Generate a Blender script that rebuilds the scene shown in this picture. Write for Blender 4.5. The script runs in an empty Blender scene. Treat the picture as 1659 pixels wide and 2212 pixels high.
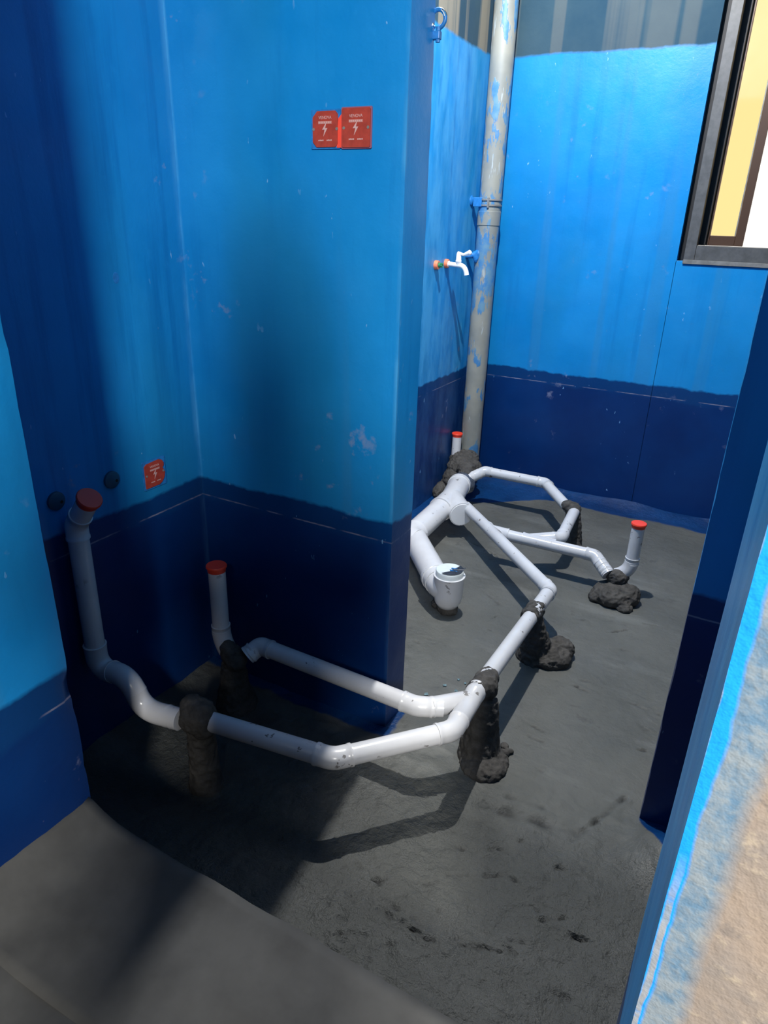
import bpy, bmesh, math, random
from mathutils import Vector, Matrix, noise

random.seed(7)
C = bpy.context.scene.collection
SC = bpy.context.scene
V = Vector

# ------------------------------------------------------------------ camera
def rot_cam(yaw, pitch, roll):
    a, b, c = map(math.radians, (yaw, pitch, roll))
    F = V((-math.sin(a) * math.cos(b), math.cos(a) * math.cos(b), -math.sin(b)))
    R = V((math.cos(a), math.sin(a), 0)); U = R.cross(F)
    R2 = math.cos(c) * R + math.sin(c) * U
    U2 = -math.sin(c) * R + math.cos(c) * U
    return Matrix((R2, U2, -F)).transposed()
cam = bpy.data.cameras.new('camera'); co = bpy.data.objects.new('camera', cam); C.objects.link(co)
co.matrix_world = rot_cam(28.0, 23.2, 1.8).to_4x4()
cam.sensor_fit = 'HORIZONTAL'; cam.sensor_width = 36.0
cam.lens = 36.0 * 1480.0 / 1659.0
cam.clip_start = 0.02; cam.clip_end = 60
SC.camera = co
# ------------------------------------------------------------------ world, lights, exposure
SC.view_settings.view_transform = 'Standard'; SC.view_settings.look = 'None'
SC.view_settings.exposure = 0.0; SC.view_settings.gamma = 1.0
try: SC.view_settings.use_curve_mapping = False
except Exception: pass
w = bpy.data.worlds.new('world'); SC.world = w; w.use_nodes = True
bg = w.node_tree.nodes['Background']; bg.inputs[0].default_value = (1.0, 0.97, 0.90, 1); bg.inputs[1].default_value = 1.3

def point_light(name, loc, power, radius, col):
    l = bpy.data.lights.new(name, 'POINT'); l.energy = power; l.shadow_soft_size = radius; l.color = col
    o = bpy.data.objects.new(name, l); C.objects.link(o); o.location = loc; return o
def area_light(name, loc, target, power, sx, sy, col):
    l = bpy.data.lights.new(name, 'AREA'); l.shape = 'RECTANGLE'; l.size = sx; l.size_y = sy; l.energy = power; l.color = col
    o = bpy.data.objects.new(name, l); C.objects.link(o); o.location = loc
    o.rotation_euler = (V(target) - V(loc)).to_track_quat('-Z', 'Y').to_euler(); return o
# bare work bulb hanging high in the wet room; bright opening at the end of the hall behind the camera
point_light('work_light', (-0.82, 2.15, 1.60), 310, 0.018, (1.0, 0.98, 0.95))
area_light('hall_daylight', (1.19, -2.06, 1.35), (-1.0, 1.4, -0.6), 215, 0.36, 0.5, (1.0, 0.97, 0.92))

# ------------------------------------------------------------------ node helpers
def sl(c):
    return tuple(((x / 255) / 12.92 if x / 255 <= 0.04045 else ((x / 255 + 0.055) / 1.055) ** 2.4) for x in c) + (1,)
class NT:
    def __init__(s, name):
        s.m = bpy.data.materials.new(name); s.m.use_nodes = True; s.t = s.m.node_tree
        s.b = s.t.nodes['Principled BSDF']
        tc = s.t.nodes.new('ShaderNodeTexCoord'); s.P = tc.outputs['Object']
    def n(s, typ, **k):
        x = s.t.nodes.new(typ)
        for a, v in k.items(): setattr(x, a, v)
        return x
    def lk(s, a, b): s.t.links.new(a, b)
    def set(s, sock, v):
        if hasattr(v, 'is_output') or isinstance(v, bpy.types.NodeSocket): s.lk(v, sock)
        else: sock.default_value = v
    def math(s, op, a, b=0.0, c=None, clamp=False):
        x = s.n('ShaderNodeMath', operation=op); x.use_clamp = clamp
        s.set(x.inputs[0], a); s.set(x.inputs[1], b)
        if c is not None: s.set(x.inputs[2], c)
        return x.outputs[0]
    def noise(s, scale, detail=3, rough=0.55, vec=None, sc=None, off=None):
        x = s.n('ShaderNodeTexNoise'); x.inputs['Scale'].default_value = scale
        x.inputs['Detail'].default_value = detail; x.inputs['Roughness'].default_value = rough
        src = vec or s.P
        if sc or off:
            mp = s.n('ShaderNodeMapping'); s.lk(src, mp.inputs[0])
            if sc: mp.inputs['Scale'].default_value = sc
            if off: mp.inputs['Location'].default_value = off
            src = mp.outputs[0]
        s.lk(src, x.inputs['Vector']); return x.outputs[0]
    def step(s, v, lo, hi, a=0.0, b=1.0):
        x = s.n('ShaderNodeMapRange'); x.clamp = True
        s.set(x.inputs['Value'], v); x.inputs['From Min'].default_value = lo; x.inputs['From Max'].default_value = hi
        x.inputs['To Min'].default_value = a; x.inputs['To Max'].default_value = b
        return x.outputs[0]
    def mix(s, f, a, b, mode='MIX'):
        x = s.n('ShaderNodeMix', data_type='RGBA'); x.blend_type = mode
        s.set(x.inputs[0], f); s.set(x.inputs[6], a); s.set(x.inputs[7], b); return x.outputs[2]
    def xyz(s):
        x = s.n('ShaderNodeSeparateXYZ'); s.lk(s.P, x.inputs[0]); return x.outputs
    def bump(s, h, strength=0.3, dist=0.01):
        x = s.n('ShaderNodeBump'); x.inputs['Strength'].default_value = strength; x.inputs['Distance'].default_value = dist
        s.lk(h, x.inputs['Height']); s.lk(x.outputs[0], s.b.inputs['Normal'])

BRIGHT = (0.003, 0.190, 0.50, 1); BRIGHT2 = (0.012, 0.25, 0.60, 1); BRIGHT3 = (0.002, 0.135, 0.40, 1)
DARK = (0.001, 0.022, 0.115, 1); DARK2 = (0.0015, 0.033, 0.15, 1)

def paint_mat(name, top=None, stripes=0.0, bare=False):
    """blue waterproof coating: dark below z -0.74, bright above; bare render above z 0.72 where the coat ends"""
    t = NT(name); x, y, z = t.xyz()
    wob = t.noise(4.0, 4, 0.6); wob = t.math('MULTIPLY_ADD', wob, 0.07, -0.035)
    wob2 = t.noise(45, 2); wob2 = t.math('MULTIPLY_ADD', wob2, 0.007, -0.0035)
    zz = t.math('ADD', t.math('ADD', z, wob), wob2)
    up = t.step(zz, -0.748, -0.738)
    n1 = t.noise(2.2, 4, 0.6); n2 = t.noise(1.0, 4, 0.65, sc=(14, 14, 0.9)); n3 = t.noise(30, 3, 0.6)
    bright = t.mix(t.step(n1, 0.35, 0.7), BRIGHT, BRIGHT2)
    bright = t.mix(t.step(n2, 0.52, 0.68, 0, 0.35 + stripes), bright, BRIGHT3)
    bright = t.mix(t.step(n3, 0.60, 0.75, 0, 0.22), bright, BRIGHT2)
    big = t.noise(1.0, 3, 0.5, sc=(2.2, 2.2, 0.8), off=(2, 7, 1))
    bright = t.mix(t.step(big, 0.50, 0.66, 0, 0.6), bright, (0.010, 0.175, 0.36, 1))
    band = t.noise(1.0, 2, 0.5, sc=(7, 7, 0.18), off=(1, 3, 0))
    bright = t.mix(t.step(band, 0.60, 0.64, 0, 0.35), bright, (0.030, 0.20, 0.42, 1))
    # pale highlight painted along the inner corner and the arris of the left partition
    cr = t.math('MULTIPLY', t.step(x, -1.417, -1.410, 1, 0), t.step(y, 1.452, 1.468))
    ar = t.math('MULTIPLY', t.step(x, -0.768, -0.759), t.step(y, 1.480, 1.474, 0, 1))
    ar = t.math('MULTIPLY', ar, t.step(y, 1.482, 1.476, 0, 1))
    edge = t.math('MULTIPLY', t.math('MAXIMUM', cr, ar), t.step(t.noise(18, 3, 0.6, sc=(1, 1, .3)), 0.38, 0.62, 0.1, 0.75))
    bright = t.mix(edge, bright, (0.06, 0.32, 0.62, 1))
    dark = t.mix(t.step(n1, 0.4, 0.65), DARK, DARK2)
    dark = t.mix(t.math('MULTIPLY', edge, 0.6), dark, (0.03, 0.10, 0.25, 1))
    dark = t.mix(t.step(zz, -0.815, -0.80, 0, 0.7), dark, (0.002, 0.043, 0.16, 1))
    col = t.mix(up, dark, bright)
    # thin pale levelling line at z -0.80
    ln = t.math('ABSOLUTE', t.math('ADD', t.math('ADD', z, 0.80), t.math('MULTIPLY', wob2, 0.35)))
    lm = t.step(ln, 0.0012, 0.0028, 1, 0)
    lm = t.math('MULTIPLY', lm, t.step(t.noise(9, 3, 0.7), 0.42, 0.62, 0, 0.55))
    col = t.mix(lm, col, (0.36, 0.34, 0.42, 1))
    # specks and rubbed spots
    sp = t.noise(60, 2, 0.5, sc=(1, 1, 0.45)); sm = t.math('MULTIPLY', t.step(sp, 0.735, 0.76, 0, 0.7), t.step(t.noise(3.3, 2), 0.5, 0.62))
    col = t.mix(sm, col, (0.22, 0.45, 0.75, 1))
    rub = t.math('MULTIPLY', t.step(t.noise(16, 4, 0.6), 0.64, 0.74, 0, 0.5), t.step(t.noise(2.7, 1, off=(4, 2, 9)), 0.56, 0.66))
    col = t.mix(rub, col, (0.28, 0.30, 0.42, 1))
    rough = t.step(t.noise(7, 3), 0.3, 0.7, 0.30, 0.46)
    if top is not None:
        ed = t.step(t.math('ADD', t.math('ADD', z, t.math('MULTIPLY', wob, 0.5)), wob2), top - 0.002, top + 0.012)
        pl = t.mix(t.step(t.noise(3.0, 4, 0.6), 0.35, 0.65), (0.014, 0.050, 0.085, 1), (0.032, 0.072, 0.10, 1))
        vs = t.noise(1.0, 3, 0.5, sc=(9, 9, 0.15))
        pl = t.mix(t.step(vs, 0.50, 0.56, 0, 1.0 if stripes else 0.25), pl, (0.20, 0.19, 0.155, 1))
        col = t.mix(ed, col, pl)
        rough = t.math('MAXIMUM', rough, t.math('MULTIPLY', ed, 0.9))
    t.lk(col, t.b.inputs['Base Color']); t.lk(rough, t.b.inputs['Roughness'])
    t.b.inputs['Specular IOR Level'].default_value = 0.35
    h = t.math('ADD', t.math('MULTIPLY', t.noise(14, 5, 0.6), 1.0), t.math('MULTIPLY', t.noise(90, 3, 0.6), 0.25))
    h = t.math('ADD', h, t.math('MULTIPLY', sm, 0.6))
    t.bump(h, 0.35, 0.004)
    return t.m

def simple(name, col, rough=0.5, metal=0.0, var=0.0, scale=40, bump=0.0, spec=0.5):
    t = NT(name)
    if var:
        n = t.noise(scale, 4, 0.6); c2 = tuple(max(0, c * (1 - var)) for c in col[:3]) + (1,)
        t.lk(t.mix(t.step(n, 0.35, 0.65), col, c2), t.b.inputs['Base Color'])
        if bump: t.bump(n, bump, 0.003)
    else: t.b.inputs['Base Color'].default_value = col
    t.b.inputs['Roughness'].default_value = rough; t.b.inputs['Metallic'].default_value = metal
    t.b.inputs['Specular IOR Level'].default_value = spec
    return t.m

def pvc_mat():
    t = NT('white_pvc')
    sm = t.math('MULTIPLY', t.step(t.noise(38, 3, 0.6), 0.635, 0.655), t.step(t.noise(9, 2), 0.5, 0.58))
    fine = t.math('MULTIPLY', t.step(t.noise(140, 2, 0.6), 0.70, 0.74, 0, 0.6), t.step(t.noise(12, 2, off=(3, 1, 2)), 0.52, 0.6))
    m = t.math('MAXIMUM', sm, fine)
    base = t.mix(t.step(t.noise(8, 3), 0.4, 0.7), (0.64, 0.645, 0.655, 1), (0.57, 0.57, 0.585, 1))
    t.lk(t.mix(m, base, (0.20, 0.19, 0.185, 1)), t.b.inputs['Base Color'])
    t.lk(t.math('MULTIPLY_ADD', m, 0.5, 0.22), t.b.inputs['Roughness'])
    t.b.inputs['Specular IOR Level'].default_value = 0.5
    return t.m
def stack_mat():
    t = NT('grey_stack_pipe_with_flaked_paint')
    n = t.noise(13, 5, 0.65, sc=(1.4, 1.4, 0.45)); g = t.step(t.noise(2.0, 2, off=(0, 0, 3), sc=(1, 1, 1.1)), 0.38, 0.62, -0.11, 0.10)
    f = t.step(t.math('ADD', n, g), 0.52, 0.55)
    grey = t.mix(t.step(t.noise(6, 3), 0.4, 0.6), (0.22, 0.23, 0.21, 1), (0.29, 0.29, 0.25, 1))
    blue = t.mix(t.step(t.noise(20, 3), 0.4, 0.6), (0.05, 0.19, 0.40, 1), (0.12, 0.25, 0.36, 1))
    col = t.mix(f, grey, blue)
    drips = t.step(t.noise(30, 3, 0.6, sc=(1.2, 1.2, 0.22)), 0.64, 0.68, 0, 0.9)
    col = t.mix(drips, col, (0.38, 0.42, 0.42, 1))
    t.lk(col, t.b.inputs['Base Color']); t.b.inputs['Roughness'].default_value = 0.45
    t.bump(t.math('ADD', f, drips), 0.4, 0.002)
    return t.m
def floor_mat():
    t = NT('grey_cement_screed_floor'); x, y, z = t.xyz()
    n = t.noise(3.0, 6, 0.65); n2 = t.noise(18, 5, 0.65); sw = t.noise(2.2, 5, 0.6, sc=(1.0, 3.0, 1))
    col = t.mix(t.step(n, 0.32, 0.68), (0.075, 0.079, 0.073, 1), (0.115, 0.117, 0.107, 1))
    col = t.mix(t.step(sw, 0.55, 0.70, 0, 0.55), col, (0.175, 0.18, 0.17, 1))
    col = t.mix(t.step(n2, 0.60, 0.72, 0, 0.5), col, (0.040, 0.041, 0.038, 1))
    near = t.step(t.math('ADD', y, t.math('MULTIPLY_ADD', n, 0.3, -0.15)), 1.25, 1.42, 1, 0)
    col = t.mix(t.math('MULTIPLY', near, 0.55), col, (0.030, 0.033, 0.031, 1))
    ak = t.n('ShaderNodeAttribute'); ak.attribute_name = 'groove_shade'
    col = t.mix(t.math('MULTIPLY', ak.outputs['Fac'], 0.8), col, (0.012, 0.012, 0.012, 1))  # shade inside the grooves, painted dark on top of their relief
    # blue coat carried out over the foot of the walls
    nn = t.math('MULTIPLY_ADD', t.noise(5, 4, 0.6), 0.10, -0.05)
    b1 = t.step(t.math('ADD', y, nn), 3.545, 3.565)
    b2 = t.math('MULTIPLY', t.step(t.math('ADD', x, nn), -1.262, -1.250, 1, 0), t.step(y, 1.60, 1.62))
    b3 = t.step(t.math('ADD', t.math('SUBTRACT', y, t.math('MULTIPLY', x, 0.9)), nn), 4.37, 4.385)
    b3 = t.math('MULTIPLY', b3, t.step(y, 3.30, 3.32))
    b4 = t.math('MULTIPLY', t.step(t.math('ADD', y, nn), 1.425, 1.435), t.step(t.math('ADD', x, nn), -0.735, -0.725, 1, 0))
    b4 = t.math('MULTIPLY', b4, t.step(y, 1.64, 1.66, 1, 0))
    b5 = t.math('MULTIPLY', t.step(t.math('ADD', t.math('MULTIPLY_ADD', x, 1.65, y), t.math('MULTIPLY', nn, .3)), 1.462, 1.472), t.step(x, -.02, -.015))
    b5 = t.math('MULTIPLY', b5, t.step(y, 1.7, 1.71, 1, 0))
    b = t.math('MAXIMUM', t.math('MAXIMUM', t.math('MAXIMUM', b1, b2), t.math('MAXIMUM', b3, b4)), b5)
    col = t.mix(b, col, t.mix(t.step(n, 0.4, 0.6), (0.002, 0.026, 0.105, 1), (0.004, 0.045, 0.16, 1)))
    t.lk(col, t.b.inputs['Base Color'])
    t.lk(t.math('SUBTRACT', t.step(t.noise(4, 3), 0.3, 0.7, 0.50, 0.75), t.math('MULTIPLY', b, 0.25)), t.b.inputs['Roughness'])
    t.b.inputs['Specular IOR Level'].default_value = 0.4
    h = t.math('ADD', t.noise(7, 6, 0.62), t.math('MULTIPLY', t.noise(55, 4, 0.65), 0.18))
    h = t.math('ADD', h, t.math('MULTIPLY', near, t.math('MULTIPLY', t.noise(28, 5, 0.7), 0.9)))
    t.bump(h, 0.7, 0.016)
    return t.m
def jamb_outer_mat():
    t = NT('bare_render_with_blue_overspray'); x, y, z = t.xyz()
    n = t.noise(22, 5, 0.65); n2 = t.noise(90, 3, 0.6); nb = t.noise(9, 4, 0.6)
    tan = t.mix(t.step(n, 0.35, 0.65), (0.34, 0.27, 0.215, 1), (0.27, 0.235, 0.21, 1))
    tan = t.mix(t.step(n2, 0.58, 0.72, 0, 0.6), tan, (0.48, 0.40, 0.30, 1))
    tan = t.mix(t.step(t.noise(50, 3, 0.6, off=(1, 5, 2)), 0.62, 0.70, 0, 0.5), tan, (0.18, 0.16, 0.15, 1))
    d = t.math('ADD', t.math('SUBTRACT', x, 0.02), t.math('MULTIPLY_ADD', nb, 0.016, -0.008))
    wash = t.mix(t.step(n2, 0.35, 0.6), (0.12, 0.22, 0.33, 1), (0.25, 0.30, 0.34, 1))
    col = t.mix(t.step(d, 0.024, 0.034), wash, tan)
    col = t.mix(t.math('MULTIPLY', t.step(d, 0.0, 0.001), t.step(d, 0.0075, 0.010, 1, 0)), col, (0.0, 0.32, 0.95, 1))
    # lower part: the paint splits into a thin line with bare chipped arris in front
    low = t.step(t.math('ADD', z, t.math('MULTIPLY', nb, 0.06)), -0.36, -0.31, 1, 0)
    chip = t.math('MULTIPLY', low, t.math('MULTIPLY', t.step(d, 0.0015, 0.003), t.step(d, 0.0062, 0.0072, 1, 0)))
    chip = t.math('MULTIPLY', chip, t.step(n, 0.36, 0.46))
    col = t.mix(chip, col, t.mix(n2, (0.16, 0.28, 0.42, 1), (0.42, 0.38, 0.34, 1)))
    t.lk(col, t.b.inputs['Base Color']); t.b.inputs['Roughness'].default_value = 0.85
    t.bump(t.math('ADD', n, t.math('MULTIPLY', n2, 0.5)), 0.6, 0.006)
    return t.m
def mortar_mat():
    t = NT('dark_damp_mortar')
    n = t.noise(30, 5, 0.65)
    col = t.mix(t.step(n, 0.35, 0.65), (0.044, 0.042, 0.039, 1), (0.088, 0.083, 0.076, 1))
    t.lk(col, t.b.inputs['Base Color']); t.b.inputs['Roughness'].default_value = 0.8
    t.b.inputs['Specular IOR Level'].default_value = 0.25
    t.bump(t.math('ADD', n, t.math('MULTIPLY', t.noise(110, 4, 0.6), 0.4)), 0.7, 0.006)
    return t.m

M = {
 'paint': paint_mat('blue_waterproof_paint'),
 'paint_left': paint_mat('blue_paint_with_roller_streaks', None, 0.4),
 'paint_top': paint_mat('blue_paint_under_bare_render', 0.722, 0.0),
 'paint_stripe': paint_mat('blue_paint_under_striped_render', 0.722, 0.45),
 'pvc': pvc_mat(), 'stack': stack_mat(), 'floor': floor_mat(), 'outer': jamb_outer_mat(), 'mortar': mortar_mat(),
 'red': simple('red_plastic', (0.78, 0.055, 0.025, 1), 0.4),
 'coverred': simple('faded_red_plastic', (0.40, 0.05, 0.03, 1), 0.5, var=0.25, scale=60),
 'coveredge': simple('bright_red_plastic', (0.85, 0.07, 0.04, 1), 0.5),
 'rimdim': simple('dusty_purple_plastic', (0.22, 0.09, 0.16, 1), 0.6),
 'print': simple('pale_print', (0.55, 0.34, 0.32, 1), 0.6),
 'printdim': simple('dim_print', (0.48, 0.17, 0.14, 1), 0.6),
 'white': simple('white_plastic', (0.82, 0.83, 0.84, 1), 0.3),
 'orange': simple('orange_plastic', (0.75, 0.19, 0.09, 1), 0.45),
 'green': simple('green_plug', (0.03, 0.25, 0.10, 1), 0.4, var=0.5, scale=200),
 'steel': simple('painted_steel', (0.30, 0.29, 0.27, 1), 0.5, 0.3, var=0.3),
 'chrome': simple('chrome_steel', (0.75, 0.75, 0.75, 1), 0.15, 1.0),
 'bluemetal': simple('blue_painted_metal', (0.02, 0.20, 0.55, 1), 0.4, var=0.3, scale=80),
 'plaster': simple('grey_plaster', (0.10, 0.10, 0.10, 1), 0.9, var=0.2, scale=6),
 'cement': simple('bare_cement', (0.20, 0.20, 0.195, 1), 0.9, var=0.35, scale=25, bump=0.4),
 'slab': simple('hall_cement_floor', (0.065, 0.065, 0.062, 1), 0.85, var=0.3, scale=12, bump=0.4),
 'black': simple('flat_black', (0.004, 0.004, 0.005, 1), 0.6),
 'alu': simple('grey_aluminium', (0.10, 0.10, 0.10, 1), 0.5, 0.2, var=0.3, scale=30),
 'brown': simple('brown_aluminium', (0.075, 0.038, 0.020, 1), 0.4, 0.2),
 'flake': simple('pale_blue_paint_chip', (0.35, 0.55, 0.62, 1), 0.6, var=0.4, scale=100),
 'clear': simple('dusty_plastic_film', (0.10, 0.12, 0.16, 1), 0.15, var=0.6, scale=60),
 'pale': simple('pale_lid', (0.66, 0.72, 0.72, 1), 0.5, var=0.12, scale=20),
 'lilac': simple('glue_rim', (0.30, 0.36, 0.62, 1), 0.5),
 'plug': simple('dull_green_plug', (0.012, 0.07, 0.13, 1), 0.5),
 'cloth': simple('dark_cloth', (0.03, 0.035, 0.05, 1), 0.9), 'trouser': simple('trouser_cloth', (0.05, 0.05, 0.06, 1), 0.9),
 'skin': simple('skin', (0.45, 0.25, 0.17, 1), 0.6), 'hair': simple('black_hair', (0.01, 0.01, 0.01, 1), 0.6),
}
# amber tinted window pane: real tinted glass
t = NT('amber_tinted_glass'); t.t.nodes.remove(t.b)
tr = t.n('ShaderNodeBsdfTransparent'); tr.inputs[0].default_value = (0.98, 0.86, 0.58, 1)
gl = t.n('ShaderNodeBsdfGlossy'); gl.inputs['Roughness'].default_value = 0.05
mx = t.n('ShaderNodeMixShader'); mx.inputs[0].default_value = 0.05
t.lk(tr.outputs[0], mx.inputs[1]); t.lk(gl.outputs[0], mx.inputs[2]); t.lk(mx.outputs[0], t.t.nodes['Material Output'].inputs[0])
M['glass'] = t.m

# ------------------------------------------------------------------ object helpers
def mesh_obj(name, bm, mat, parent=None, smooth=False):
    me = bpy.data.meshes.new(name)
    if parent is not None: bmesh.ops.translate(bm, verts=bm.verts, vec=-parent_loc(parent))
    bmesh.ops.recalc_face_normals(bm, faces=bm.faces)
    bm.to_mesh(me); bm.free()
    for m in (mat if isinstance(mat, (list, tuple)) else [mat]): me.materials.append(M[m] if isinstance(m, str) else m)
    if smooth:
        for p in me.polygons: p.use_smooth = True
        try: me.set_sharp_from_angle(angle=math.radians(42))
        except Exception: pass
    o = bpy.data.objects.new(name, me); C.objects.link(o)
    if parent is not None: o.parent = parent
    return o
def parent_loc(p):
    v = V(p.location)
    while p.parent: p = p.parent; v += V(p.location)
    return v
def thing(name, loc, label, cat, group=None):
    o = bpy.data.objects.new(name, None); C.objects.link(o); o.location = loc; o.empty_display_size = 0.05
    o['label'] = label; o['category'] = cat
    if group: o['group'] = group
    return o
def tag(o, label, cat, group=None, kind=None):
    o['label'] = label; o['category'] = cat
    if group: o['group'] = group
    if kind: o['kind'] = kind
    return o
def struct(o): o['kind'] = 'structure'; return o

def box(bm, a, b, bev=0.0, mi=0):
    a, b = V(a), V(b); c = (a + b) / 2; s = b - a
    r = bmesh.ops.create_cube(bm, size=1.0); vs = r['verts']
    bmesh.ops.scale(bm, vec=s, verts=vs); bmesh.ops.translate(bm, vec=c, verts=vs)
    fs = {f for v in vs for f in v.link_faces}
    for f in fs: f.material_index = mi
    if bev:
        es = list({e for v in vs for e in v.link_edges})
        bmesh.ops.bevel(bm, geom=es, offset=bev, segments=2, affect='EDGES', profile=0.5)
    return vs
def frame_of(d):
    d = d.normalized(); a = V((0, 0, 1)) if abs(d.z) < 0.9 else V((0, 1, 0))
    u = d.cross(a).normalized(); v = d.cross(u).normalized(); return u, v
def sweep(bm, pts, radii, seg=28, cap=True, mi=0):
    """tube through pts with a radius at each; parallel transported rings"""
    pts = [V(p) for p in pts]; n = len(pts); rings = []
    if not isinstance(radii, (list, tuple)): radii = [radii] * n
    d0 = (pts[1] - pts[0]).normalized(); u, v = frame_of(d0); pd = d0
    for i, p in enumerate(pts):
        if i == 0: d = d0
        elif i == n - 1: d = (pts[-1] - pts[-2]).normalized()
        else:
            d1 = (p - pts[i - 1]); d2 = (pts[i + 1] - p)
            d = (d1.normalized() + d2.normalized()).normalized()
        q = pd.rotation_difference(d); u = q @ u; v = q @ v; pd = d
        rings.append([bm.verts.new(p + radii[i] * (math.cos(2 * math.pi * k / seg) * u + math.sin(2 * math.pi * k / seg) * v)) for k in range(seg)])
    for i in range(n - 1):
        for k in range(seg):
            f = bm.faces.new((rings[i][k], rings[i][(k + 1) % seg], rings[i + 1][(k + 1) % seg], rings[i + 1][k])); f.material_index = mi
    if cap:
        for rg in (rings[0], rings[-1]):
            f = bm.faces.new(rg); f.material_index = mi
    return rings
def lathe(bm, c, axis, prof, seg=32, mi=0):
    """prof: list of (distance along axis, radius)"""
    c = V(c); axis = V(axis).normalized(); u, v = frame_of(axis); rings = []
    for h, r in prof:
        rings.append([bm.verts.new(c + axis * h + max(r, 1e-5) * (math.cos(2 * math.pi * k / seg) * u + math.sin(2 * math.pi * k / seg) * v)) for k in range(seg)])
    for i in range(len(rings) - 1):
        for k in range(seg):
            f = bm.faces.new((rings[i][k], rings[i][(k + 1) % seg], rings[i + 1][(k + 1) % seg], rings[i + 1][k])); f.material_index = mi
    for rg in (rings[0], rings[-1]):
        f = bm.faces.new(rg); f.material_index = mi

PARTS = None
R = 0.0255
def pipe(parent, a, b, r=R, name='pipe'):
    bm = bmesh.new(); sweep(bm, [a, b], r); return mesh_obj(name, bm, 'pvc', parent, True)
def arc(a, v, b, n=9):
    a, v, b = V(a), V(v), V(b)
    return [(1 - t) ** 2 * a + 2 * t * (1 - t) * v + t * t * b for t in [i / n for i in range(n + 1)]]
def elbow(parent, a, v, b, L=0.034, r=R, name='elbow'):
    """moulded elbow at vertex v between runs towards a and towards b, with stepped socket rims"""
    v = V(v); d1 = (V(a) - v).normalized(); d2 = (V(b) - v).normalized()
    bm = bmesh.new(); core = arc(v + d1 * L * 0.75, v, v + d2 * L * 0.75, 9)
    ro = r * 1.075; rr = r * 1.125
    def rim(d):
        return [(v + d * (L + 0.020), rr), (v + d * (L + 0.014), rr), (v + d * (L + 0.0125), ro)]
    pts = rim(d1) + [(v + d1 * L, ro)] + [(p, ro * (1.0 + 0.015 * math.sin(math.pi * i / 9))) for i, p in enumerate(core)] + [(v + d2 * L, ro)] + rim(d2)[::-1]
    sweep(bm, [p for p, _ in pts], [q for _, q in pts])
    return mesh_obj(name, bm, 'pvc', parent, True)
def collar(parent, c, d, l=0.03, r=R, name='coupling'):
    c = V(c); d = V(d).normalized(); bm = bmesh.new()
    rr = r * 1.125; ro = r * 1.075
    sweep(bm, [c - d * l, c - d * (l - .006), c - d * (l - .0075), c + d * (l - .0075), c + d * (l - .006), c + d * l], [rr, rr, ro, ro, rr, rr])
    return mesh_obj(name, bm, 'pvc', parent, True)
def wye(parent, a, b, c, j, r=R, name='wye_fitting'):
    """main tube a-b with a branch from j to c"""
    a, b, c, j = V(a), V(b), V(c), V(j); bm = bmesh.new(); ro = r * 1.075; rr = r * 1.12
    d = (b - a).normalized()
    sweep(bm, [a, a + d * .007, a + d * .0085, b - d * .0085, b - d * .007, b], [rr, rr, ro, ro, rr, rr])
    e = (c - j).normalized()
    sweep(bm, [j, c - e * .0085, c - e * .007, c], [ro, ro, rr, rr])
    return mesh_obj(name, bm, 'pvc', parent, True)
def red_cap(parent, c, d, r=R, mat='red'):
    bm = bmesh.new(); lathe(bm, c, d, [(-0.012, r * 1.04), (0.0, r * 1.07), (0.001, r * 1.19), (0.0055, r * 1.19), (0.008, r * 1.12), (0.0085, r * .9), (0.0085, 0.0)])
    o = mesh_obj('end_cap', bm, mat, parent, True); o['label'] = 'red push-in end cap'; return o

# ------------------------------------------------------------------ structure
def wall(name, boxes, mat, bev=0.004):
    bm = bmesh.new()
    for a, b in boxes: box(bm, a, b, bev)
    return struct(mesh_obj(name, bm, mat))
FZ = -1.42; HZ = -1.07; TOP = 1.75
wall('wall_left', [((-1.57, 0.35, -1.6), (-1.42, 1.59, TOP))], 'paint_left')
wall('wall_left_rear', [((-1.57, 1.59, -1.6), (-1.42, 3.86, TOP))], 'paint_stripe')
WX0, WX1, WZ0, WZ1 = -0.44, 0.46, -0.145, 1.25
wall('wall_back', [((-1.57, 3.71, -1.6), (WX0, 3.95, TOP)), ((WX0 - .004, 3.71, -1.6), (WX1 + .004, 3.95, WZ0)),
                   ((WX1, 3.71, -1.6), (1.35, 3.95, TOP)), ((WX0 - .004, 3.71, WZ1), (WX1 + .004, 3.95, TOP))], 'paint_top', 0.001)
wall('wall_right', [((1.2, 0.35, -1.6), (1.35, 3.86, TOP))], 'plaster')  # unseen wall, dark grey finish chosen to cut blue bounce light

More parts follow.
